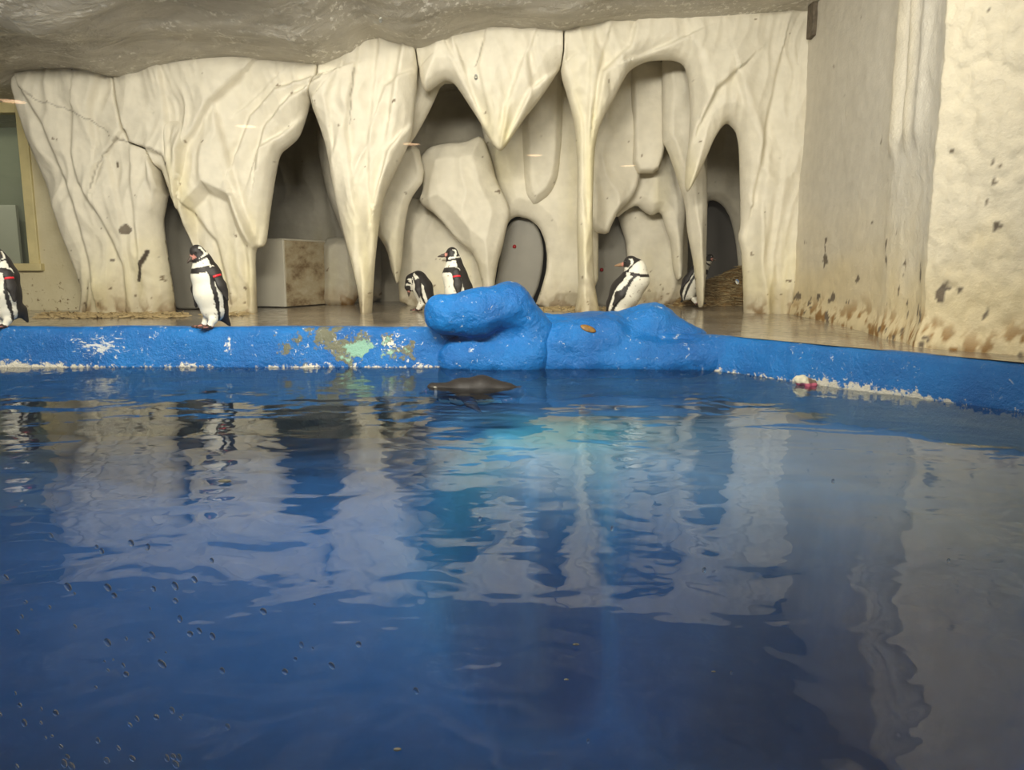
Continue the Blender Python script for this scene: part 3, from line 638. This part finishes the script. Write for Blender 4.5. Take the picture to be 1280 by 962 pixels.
# basin: one painted bowl, shallow shelf along the right side, falling off to the deep part
M_basin = vcol('pool_basin_paint', 0.6, 0.2, 3, 0.05, 0.05)
sh = [(500,478),(560,520),(610,548),(660,566),(720,556),(770,548),(850,572),(920,592),(1040,602),(1150,640),(1240,680),(1290,705),(1400,790),(1500,960)]
SHP = np.array([ground(x, y, -0.25)[:2] for x, y in sh]+[(7, 0.3), (7, 7), (-0.9, 7)])
def basin_z(X, Y):
    P = np.c_[X, Y]; d = seg_dist(P, KP[:-1, :2], KP[1:, :2])
    Pw = P+0.10*np.c_[noise3(np.c_[X*1.5, Y*1.5, 0*X]), noise3(np.c_[X*1.5, Y*1.5, 0*X+7])]
    e = seg_dist(Pw, SHP[:-1], SHP[1:]); e = np.where(inside(Pw, SHP), e, -e)
    shal = -0.20-0.10*d+0.05*fbm(np.c_[X*1.6, Y*1.6, 0*X+3], 2); deep = -0.55-1.15*sst(0.0, 1.8, d)
    return np.where(inside(P, np.vstack([KP[:, :2], [(4.95, -5), (-9, -5)]])), deep+(shal-deep)*sst(-0.30, 0.14, e), -0.5)
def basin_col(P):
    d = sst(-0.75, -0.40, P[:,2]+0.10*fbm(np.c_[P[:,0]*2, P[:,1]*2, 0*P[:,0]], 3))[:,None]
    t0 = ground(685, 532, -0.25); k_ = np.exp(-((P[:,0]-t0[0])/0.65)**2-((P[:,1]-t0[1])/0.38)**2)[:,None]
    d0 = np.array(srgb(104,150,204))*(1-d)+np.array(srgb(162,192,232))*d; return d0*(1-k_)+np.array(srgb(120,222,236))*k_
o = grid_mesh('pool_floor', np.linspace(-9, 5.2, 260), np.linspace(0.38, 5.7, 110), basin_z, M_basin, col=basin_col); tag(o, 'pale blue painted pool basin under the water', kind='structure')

# water surface
m = bpy.data.materials.new('pool_water'); m.use_nodes = True; nt = m.node_tree; nt.nodes.remove(nt.nodes['Principled BSDF']); out = nt.nodes['Material Output']
p = geo(nt)
t = nd(nt, 'ShaderNodeBsdfTransparent'); t.inputs[0].default_value = (1, 1, 1, 1)
g = nd(nt, 'ShaderNodeBsdfGlossy'); g.inputs['Roughness'].default_value = 0.015
fr = nd(nt, 'ShaderNodeFresnel'); fr.inputs[0].default_value = 1.47
n1 = noise_node(nt, 2.6, 2, scaled(nt, p, (1, 1.5, 1)), 0.5, 0.4); n2 = noise_node(nt, 9.0, 2, p, 0.5, 0.3)
bn = nd(nt, 'ShaderNodeBump'); bn.inputs['Strength'].default_value = 0.50; bn.inputs['Distance'].default_value = 0.02
nt.links.new(math_(nt, 'ADD', n1.outputs[0], math_(nt, 'MULTIPLY', n2.outputs[0], 0.12)), bn.inputs['Height'])
nt.links.new(bn.outputs[0], g.inputs['Normal']); nt.links.new(bn.outputs[0], fr.inputs['Normal'])
mx = nd(nt, 'ShaderNodeMixShader'); nt.links.new(fr.outputs[0], mx.inputs[0]); nt.links.new(t.outputs[0], mx.inputs[1]); nt.links.new(g.outputs[0], mx.inputs[2]); nt.links.new(mx.outputs[0], out.inputs[0])
def wz(X, Y):
    return 0.006*fbm(np.c_[X*1.3, Y*1.8, 0*X+4], 2)
va = nd(nt, 'ShaderNodeVolumeAbsorption'); va.inputs['Color'].default_value = (0.20, 0.60, 0.80, 1); va.inputs['Density'].default_value = 0.55; nt.links.new(va.outputs[0], out.inputs[1])
xs, ys = np.linspace(-8.9, 5.1, 240), np.linspace(0.385, 5.62, 130); X, Y = np.meshgrid(xs, ys, indexing='ij'); P = np.c_[X.ravel(), Y.ravel(), wz(X.ravel(), Y.ravel())]; n_ = len(P); ny = len(ys)
i, j = np.meshgrid(np.arange(len(xs)-1), np.arange(ny-1), indexing='ij'); a = (i*ny+j).ravel(); q = np.c_[a, a+ny, a+ny+1, a+1]
rim = np.r_[np.arange(len(xs))*ny, (len(xs)-1)*ny+np.arange(1, ny), (np.arange(len(xs)-2, -1, -1))*ny+ny-1, np.arange(ny-2, 0, -1)]; rn = np.roll(rim, -1)
B2 = P.copy(); B2[:,2] = -1.9
o = npmesh('pool_water', np.r_[P, B2], np.r_[q, q[:, ::-1]+n_, np.c_[rn, rim, rim+n_, rn+n_]], m); tag(o, 'rippled blue pool water', 'water', kind='stuff')

# ------------------------------------------------------------------ straw and mud at the back right and by the left rock
M_mud = plain('muddy_straw', srgb(126,100,58), 0.85, 0.35, 18, 0.5)
MV = []
def mound(name, sdf, lo, hi, lab):
    V, F = surface_nets(lambda P: np.maximum(sdf(P)+0.03*fbm(P*6, 4), FLOOR_Z-0.03-P[:,2]), np.array(lo), np.array(hi), 0.025)
    MV.extend([V, F]); return tag(npmesh(name, V, F, M_mud), lab, 'straw', kind='stuff')
c1 = at(905, 372, 10.0)
mound('straw_mound', lambda P: smin(rcone(P, (c1[0]-0.6, 9.7, .16), (c1[0]+0.3, 9.9, .30), .16, .24, ((0, 0, 1), 1.0)), rcone(P, (c1[0]-0.1, 10.0, .36), (c1[0]+.30, 10.05, .50), .22, .26), .1), (c1[0]-1.2, 9.2, .2), (c1[0]+.62, 10.4, 1.0), 'brown straw and mud heap in the right arch')
M_straw = plain('straw', srgb(158,138,96), 0.7, 0.25, 30)
V = []; F = []
def strand(x, y, z, L_, th):
    a = random.uniform(0, 6.28); e = random.uniform(-.1, .25); d = np.array([math.cos(a), math.sin(a), e])*L_; n = np.array([-math.sin(a), math.cos(a), 0])*th; c = np.array([x, y, z]); k_ = len(V)
    V.extend([c-d-n, c-d+n, c-d+np.array([0, 0, th*2]), c+d-n, c+d+n, c+d+np.array([0, 0, th*2])]); F.extend([(k_, k_+1, k_+4, k_+3), (k_+1, k_+2, k_+5, k_+4), (k_+2, k_, k_+3, k_+5)])
from mathutils.bvhtree import BVHTree
def hit(V, F, px_, py_):
    t_ = V if F is None else BVHTree.FromPolygons([tuple(v) for v in V], [tuple(f) for f in F]); r = Vector(ray(px_, py_)).normalized()
    h_ = t_.ray_cast(Vector((0, 0, CAMZ)), r); return h_[0], h_[1]
mt_ = BVHTree.FromPolygons([tuple(v) for v in MV[0]], [tuple(f) for f in MV[1]])
for x0, x1, n_, y0, y1, lab in ((58, 236, 500, 7.2, 7.95, 'loose straw on the floor along the foot of the leaning rock panel'), (262, 316, 60, 7.5, 7.95, 'few straw stalks at the foot of the draped rock leg'),
                             (676, 772, 120, 8.3, 9.2, 'loose straw on the floor around the slim front column'), (800, 925, 0, 0, 0, 'straw stalks covering the brown heap in the right arch')):
    V = []; F = []
    for _ in range(n_):
        Y = random.uniform(y0, y1); p_ = random.uniform(x0, x1); strand((p_-640)/FPX*Y*1.01, Y, FLOOR_Z-0.004, random.uniform(.03, .10), .004)
    for _ in range(0 if n_ else 1000):
        h_ = hit(mt_, None, random.uniform(795, 935), random.uniform(318, 386))
        if h_[0]: strand(h_[0].x, h_[0].y-0.004, h_[0].z+0.004, random.uniform(.03, .10), .0035)
    o = pymesh('straw_litter', V, F, M_straw); tag(o, lab, 'straw', kind='stuff')

# ------------------------------------------------------------------ penguins
BLK = np.array(srgb(40,36,34)); WHT = np.array(srgb(226,222,206)); PNK = np.array(srgb(206,140,124)); FOOT = np.array(srgb(58,44,40))
def penguin(spine, radii, beak, headdir, flip_pose, feet, loc, heading, label, scale=1.0, tail=None, band=None, h=0.0075, belly=None, cshift=0.0, bcol=(72,62,54)):
    """local frame: x forward, z up, y left.  spine: hip, belly, chest, neck, head"""
    sp = np.array([(q[0], 0 if len(q) < 3 else q[2], q[1]) for q in spine]); hd = np.array(headdir, float); hd /= np.linalg.norm(hd)
    parts = []
    def body(P):
        d = None
        for k in range(len(sp)-1):
            e = rcone(P, sp[k], sp[k+1], radii[k], radii[k+1]); d = e if d is None else smin(d, e, .035)
        if tail: d = smin(d, rcone(P, tail[0], tail[1], .045, .012), .03)
        for q in feet: d = smin(d, rcone(P, (q[0]-.03, q[1], q[2]+.06), (q[0], q[1], q[2]+.016), .032, .018), .02)
        return d
    b0 = sp[-1]+hd*radii[-1]*0.70+np.array([0, 0, -.006]); b1 = b0+hd*beak+np.array([0, 0, -.012])
    def f_beak(P): return smin(rcone(P, b0, b0+(b1-b0)*.55, .021, .0135), rcone(P, b0+(b1-b0)*.55, b1, .0135, .006), .006)
    def f_flip(P):
        d = np.full(len(P), 9.)
        for sgn, (s0, s1, s2) in zip((1, -1), flip_pose):
            nr = np.cross(np.array(s2)-np.array(s0), (1, 0, 0)); nr = nr if np.linalg.norm(nr) > 1e-3 else np.array((0, 1, 0))
            e = smin(rcone(P, s0, s1, .030, .034, (nr, 2.6)), rcone(P, s1, s2, .034, .012, (nr, 2.6)), .02); d = np.minimum(d, e)
        return d
    def f_feet(P):
        d = np.full(len(P), 9.)
        for q in feet:
            for a_ in (-.45, 0, .45):
                e = rcone(P, (q[0]-.01, q[1], q[2]+.013), (q[0]+.078*math.cos(a_), q[1]+.078*math.sin(a_), q[2]+.009), .014, .0085); d = smin(d, e, .012)
        return d
    def total(P): return smin(smin(smin(body(P), f_beak(P), .010), f_flip(P), .012), f_feet(P), .012)
    allp = np.vstack([sp, [b0, b1]]+[np.array(q) for q in flip_pose]+[np.array(feet)]+([np.array(tail)] if tail else []))
    lo = allp.min(0)-.15; hi = allp.max(0)+.15
    V, F = surface_nets(total, lo, hi, h)
    # plumage: position along spine (ti) and around it (c: +1 belly, -1 back)
    ti = np.zeros(len(V)); best = np.full(len(V), 1e9); off = np.zeros((len(V), 3)); tan = np.zeros((len(V), 3))
    for k in range(len(sp)-1):
        d = sp[k+1]-sp[k]; t_ = ((V-sp[k])@d)/(d@d); tc = np.clip(t_, 0, 1); v = V-sp[k]-tc[:,None]*d; dd = np.linalg.norm(v, axis=1)-0.3*(radii[k]+(radii[k+1]-radii[k])*tc); mk = dd < best
        best[mk] = dd[mk]; ti[mk] = (k+tc)[mk]; off[mk] = v[mk]; tan[mk] = d/np.linalg.norm(d)
    if belly is None: ven = np.cross(np.array([0, 1.0, 0]), tan)
    else: ven = np.repeat(np.array([belly], float), len(V), 0); ven -= (ven*tan).sum(1)[:,None]*tan
    ven /= np.maximum(np.linalg.norm(ven, axis=1), 1e-6)[:,None]
    o2 = off-(off*tan).sum(1)[:,None]*tan; c = (o2*ven).sum(1)/np.maximum(np.linalg.norm(o2, axis=1), 1e-6)
    nz_ = 0.06*noise3(V*24); c = c+nz_+cshift; tj = ti+0.5*nz_
    col = np.repeat(BLK[None], len(V), 0)
    def paint(mask, cc): col[mask] = cc
    low_ = tj < 2.62
    paint(low_ & (c > -0.34), WHT)                                    # flank stripe + belly
    paint(low_ & (c > -0.02) & (c < 0.24), BLK)                        # dark band down the flank
    paint((tj > 2.20) & (tj < 2.66) & (c > -0.05), BLK)                # band across the chest
    paint((tj > 2.0) & (tj <= 2.62) & (c < -0.06) & (c > -0.42), WHT)
    paint((tj > 2.66) & (tj < 3.25) & (c > -0.25), WHT)                # throat
    hv = V-sp[-1]; upv = np.array([0, 0, 1.0]); upv = upv-hd*(upv@hd); upv = upv/max(np.linalg.norm(upv), 1e-3); fa = hv@hd; ub = hv@upv; R_ = radii[-1]
    head = ti > 3.45
    rr = np.hypot(fa-0.30*R_, ub+0.05*R_)+0.004*noise3(V*40)
    paint(head, BLK)
    paint(head & (rr > 0.70*R_) & (rr < 1.02*R_) & (ub < 0.55*R_) & (fa < 0.75*R_), WHT)
    paint(head & (ub < -0.62*R_) & (fa < 0.6*R_), WHT)
    paint(head & (fa > 0.80*R_) & (np.abs(ub+0.1*R_) < 0.24*R_), PNK*0.8)
    fb, ff, fe, bo = f_beak(V), f_flip(V), f_feet(V), body(V)
    mk = (ff < bo+0.004) & (ff < 0.006); col[mk] = BLK
    spk = (noise3(V*55) > 0.62) & (col[:,0] > 0.5); col[spk] = np.array(srgb(150,136,116))
    mk = (fb < bo-0.002); col[mk] = np.array(srgb(*bcol)); mk2 = mk & (((V-b0)@hd) < beak*0.3); col[mk2] = PNK*0.9
    mk = (fe < bo) & (fe < 0.006); col[mk] = FOOT; col[mk & (noise3(V*45) > 0.25)] = PNK*0.8
    ob = npmesh('penguin', V, F, M_bird, None, True, col)
    for sgn in (1, -1):   # eye beads
        pass
    ob.location = tuple(loc); ob.rotation_euler = (0, 0, heading); ob.scale = (scale,)*3
    tag(ob, label, 'penguin', 'penguins in the enclosure')
    sidev = np.cross(upv, hd)
    for sgn in (1, -1):
        e = sphere_obj('eye', sp[-1]+hd*R_*0.52+sidev*sgn*R_*0.80+upv*R_*0.18, .0065, M_eye, ob)
    if band is not None:
        s0, s1, s2 = [np.array(q) for q in flip_pose[band]]
        ring = []; ax = (s1-s0)/np.linalg.norm(s1-s0); e1 = np.cross(ax, (1, 0, 0)); e1 /= np.linalg.norm(e1); e2 = np.cross(ax, e1); cc = s0+(s1-s0)*0.35
        Vt = []; Ft = []; n1_, n2_ = 18, 6
        for i_ in range(n1_):
            for j_ in range(n2_):
                A_ = 2*math.pi*i_/n1_; B_ = 2*math.pi*j_/n2_; rr_ = 1+0.0*math.cos(B_)
                Vt.append(cc+e1*(0.015+0.004*math.cos(B_))*math.cos(A_)+e2*(0.029+0.004*math.cos(B_))*math.sin(A_)+ax*0.009*math.sin(B_))
        for i_ in range(n1_):
            for j_ in range(n2_): Ft.append((i_*n2_+j_, ((i_+1) % n1_)*n2_+j_, ((i_+1) % n1_)*n2_+(j_+1) % n2_, i_*n2_+(j_+1) % n2_))
        pymesh('flipper_band', Vt, Ft, M_band, ob, True)
    return ob
M_eye = plain('eye_black', (0.01, 0.008, 0.006), 0.15)
RAD = [.098, .112, .098, .060, .050]
feet0 = [(.045, .055, 0.0), (.045, -.055, 0.0)]
def fl2(sx, sz, y=.098, dx=-.02, dz=-.2, out=.05):
    return [((sx, s*y, sz), (sx+dx*.5, s*(y+out*.7), sz+dz*.5), (sx+dx, s*(y+out), sz+dz)) for s in (1, -1)]
def head_to(x, y): return math.atan2(y, x)
# standing on the kerb, looking down along its chest
q = at(266, 411, 5.60)
penguin([(-.02,.145),(.0,.255),(.025,.385),(.045,.480),(.08,.545)], RAD, .060, (.75, 0, -.62), [fl2(-.0,.41, dx=-.06)[0], ((.03,-.09,.40), (.05,-.15,.28), (.05,-.165,.15))], feet0, (q[0], 5.60, .275), head_to(-.72, -.66), 'penguin standing on the blue kerb with bowed head and red flipper band', 1.0, ((-.07,0,.10),(-.125,0,.015)), band=0)
# half cut off by the picture edge
q = at(8, 409, 5.62)
penguin([(-.005,.145),(.015,.255),(.005,.385),(.01,.475),(.03,.535)], RAD, .060, (1, 0, -.1), fl2(-.0,.40, y=.100, dx=-.01), feet0, (q[0]+.02, 5.62, .278), head_to(-.62, -.70), 'penguin with hunched dark back on the blue kerb below the window', 0.97, ((-.09,0,.12),(-.125,0,.04)), band=0)
# preening bird
q = at(524, 385, 8.35)
penguin([(-.03,.145),(.0,.245),(.05,.325),(.115,.325),(.150,.255)], [.095,.105,.095,.062,.048], .055, (.05, 0, -1), fl2(.03,.32, dx=-.03, dz=-.17), feet0, (q[0]+.04, 8.35, FLOOR_Z), head_to(-.97, .12), 'penguin bending its head down to preen beside the blue boulder', 1.0, ((-.08,0,.10),(-.13,0,.02)))
# alert bird behind the boulder
q = at(562, 400, 6.75)
penguin([(-.06,.145),(-.03,.255),(.0,.375),(.005,.475),(.02,.555)], RAD, .085, (1, 0, -.10), fl2(-.01,.40), feet0, (q[0]+.05, 6.75, FLOOR_Z), head_to(-1, -.10), 'upright penguin with beak in profile behind the blue boulder', 1.05, ((-.12,0,.12),(-.22,0,.05)), band=0)
# leaning bird looking back
q = at(786, 398, 6.55)
penguin([(-.06,.135),(.0,.235),(.075,.335),(.085,.415),(.035,.460)], [.098,.118,.105,.068,.057], .090, (-1, -.05, -.02), fl2(.05,.30, dx=-.10, dz=-.16, out=.03), feet0, (q[0]-.03, 6.55, FLOOR_Z), head_to(.86, -.50), 'hunched penguin turning its head back beside the slim right column', 1.08, ((-.11,0,.09),(-.19,0,.02)), bcol=(150,118,88))
# bird half hidden by the slim column
q = at(868, 370, 9.25)
penguin([(-.08,.145),(-.035,.255),(.045,.385),(.11,.485),(.165,.545)], RAD, .060, (.9, -.3, -.1), fl2(-.01,.40, dx=-.1), feet0, (q[0], 9.25, .275), head_to(.85, -.5), 'penguin half hidden behind the slim column in the right arch', 1.0, ((-.09,0,.12),(-.16,0,.03)))
# swimmer
q = ground(592, 483, 0.0)
penguin([(-.16,.0),(-.05,.012),(.08,.0),(.18,-.005),(.245,.012)], [.070,.085,.078,.052,.044], .060, (1, 0, -.08), [((.06,.075,-.01),(.0,.16,-.04),(-.06,.21,-.08)),((.06,-.075,-.01),(.0,-.16,-.04),(-.06,-.21,-.08))], [(-.25,.03,-.055),(-.25,-.03,-.055)], (q[0], q[1], -.034), head_to(-1, .06), 'dark penguin swimming low in the water in front of the boulder', 1.0, ((-.22,0,.01),(-.31,0,.005)), belly=(0, 0, -1), cshift=-.8)

# ------------------------------------------------------------------ small things
M_scrap = plain('brown_yellow_scrap', srgb(128,92,36), 0.5, 0.5, 45)
co, no = hit(Vb, Fb, 735, 411)
V, F = uv_sphere(1.0, 16, 8); V = V*np.array([.060, .028, .012])
V[:,2] += 0.15*V[:,0]**2*10*0.1
o = pymesh('scrap', V, F, M_scrap, None, True); o.location = co+no*0.004
o.rotation_euler = (no.to_track_quat('Z', 'X').to_matrix() @ Matrix.Rotation(-1.2, 3, 'Z')).to_euler()
zx = Vector((0.93, 0, -0.36)); zx = (zx-no*zx.dot(no)).normalized(); zy = no.cross(zx); o.rotation_euler = Matrix((zx, zy, no)).transposed().to_euler()
tag(o, 'small yellow-brown oval scrap lying on the low blue rock', 'scrap')
# lump of broken plaster at the waterline of the right kerb
q = ground(1010, 482, 0.0)-np.array([0, 0, .012])
def lump(P): return smin(rcone(P, q+np.array([-.04,.05,.035]), q+np.array([.0,.05,.04]), .03, .028), rcone(P, q+np.array([.02,.04,.01]), q+np.array([.05,.05,.01]), .03, .026), .015)+0.012*fbm(P*26, 2)
V, F = surface_nets(lump, q-.13, q+.15, .007)
cc = np.where((V[:,2] < 0.012)[:,None], np.array(srgb(200,96,120)), np.where((V[:,0] > q[0]+.012)[:,None], np.array(srgb(120,100,84)), np.array(srgb(216,210,184))))
o = npmesh('plaster_lump', V, F, M_rock, None, True, cc); tag(o, 'small broken lump of pale plaster with pink underside at the kerb waterline', 'plaster lump')
# scraps floating on the water
M_fleck = plain('pale_scrap', srgb(206,206,190), 0.6)
for i_, (x, y, r) in enumerate(((720,805,.0042),(708,849,.003),(892,839,.0028),(281,601,.014),(497,936,.004))):
    q = ground(x, y, 0.004); V, F = uv_sphere(1.0, 9, 5); V = V*np.array([r*1.5, r, r*.35])*(1+0.3*noise3(V*1.7+i_))[:,None]
    o = pymesh('floating_scrap', V, F, M_fleck, None, True); o.location = tuple(q); tag(o, 'tiny pale scrap floating on the pool water', 'scrap', 'scraps floating on the water')

# ------------------------------------------------------------------ visitor side: glass front, drops on it, ceiling and downlights mirrored in it
GY = 0.35
gl = empty('glass_front', (0, GY, -1.4)); tag(gl, 'clear glass front of the pool speckled with water drops', 'glass front')
o = box('pane', -9, 6.0, 0, 0.02, 0, 3.35, glassmat('clear_glass', 1.45, (0.985, 0.99, 0.985)), gl)
md, nt, b = newmat('water_drop'); b.inputs['Base Color'].default_value = (0.9, 0.95, 1, 1); b.inputs['Transmission Weight'].default_value = 1.0; b.inputs['IOR'].default_value = 1.33; b.inputs['Roughness'].default_value = 0.0
V = []; F = []; sv, sf = uv_sphere(1.0, 10, 6); 
def drop(px_, py_, rpx, el, ang):
    q = at(px_, py_, GY); r = rpx*GY/FPX; ca, sa = math.cos(ang), math.sin(ang); k_ = len(V)
    for v in sv:
        x, z = v[0]*r, v[2]*r*el*(1-0.35*v[0]*0); x, z = x*ca-z*sa, x*sa+z*ca
        V.append((q[0]+x, -0.0006+(v[1]*r*0.5 if v[1] < 0 else 0.0002), q[2]+z+1.4))
    F.extend([tuple(i+k_ for i in f) for f in sf])
rd = random.Random(5)
for _ in range(75):
    x = min(abs(rd.gauss(0, 170))+rd.uniform(0, 30), 520); y = rd.uniform(720, 960) if x > 200 else rd.uniform(640, 960)
    drop(x, y, rd.uniform(1.4, 4.2), rd.uniform(1.1, 1.9), rd.uniform(.1, .7))
for x, y, r in ((476,25,5),(595,97,5),(1041,601,5),(921,352,5),(914,840,4),(735,925,5),(765,660,5),(1185,700,5),(880,712,6),(600,648,5),(265,700,6),(185,683,7)):
    drop(x, y, r*0.45, 1.5, rd.uniform(-.2, .4))
o = pymesh('water_drops', V, F, md, gl, True); o['kind'] = 'stuff'
ZH = CAMZ+1.4
M_hall = plain('hall_ceiling_dark', srgb(60,58,56), 0.8)
tag(box('ceiling_hall', -9, 7, -13, 0.2, ZH+0.02, ZH+0.12, M_hall), 'dark visitor hall ceiling', kind='structure')
m = bpy.data.materials.new('downlight_glow'); m.use_nodes = True; nt = m.node_tree; nt.nodes.remove(nt.nodes['Principled BSDF']); e = nd(nt, 'ShaderNodeEmission'); e.inputs[0].default_value = (1.0, 0.62, 0.36, 1); e.inputs[1].default_value = 16; nt.links.new(e.outputs[0], nt.nodes['Material Output'].inputs[0])
M_ring = plain('downlight_ring', srgb(200,198,190), 0.4)
def disc(r0, r1, z0, z1, n=28):
    V = [(r*math.cos(2*math.pi*i/n), r*math.sin(2*math.pi*i/n), z) for r, z in ((r0, z0), (r1, z0), (r1, z1), (r0, z1)) for i in range(n)]
    F = [tuple(k*n+i if t else 0 for t in ()) for k in ()]
    for k in range(4):
        for i in range(n): F.append((k*n+i, k*n+(i+1) % n, ((k+1) % 4)*n+(i+1) % n, ((k+1) % 4)*n+i))
    return V, F
for x, y in ((15,128),(307,159),(514,181),(668,195),(785,208)):
    r = ray(x, y); r = r*(1.4/r[2]); L_ = empty('downlight', (r[0], 2*GY-r[1], ZH+0.02)); tag(L_, 'small round ceiling downlight in the visitor hall, mirrored in the glass', 'lamp', 'hall downlights')
    pymesh('ring', *disc(.10, .125, -.012, 0.0), M_ring, L_)
    n = 28; pymesh('lens', [(.099*math.cos(2*math.pi*i/n), .099*math.sin(2*math.pi*i/n), -.004) for i in range(n)], [tuple(range(n))[::-1]], m, L_)
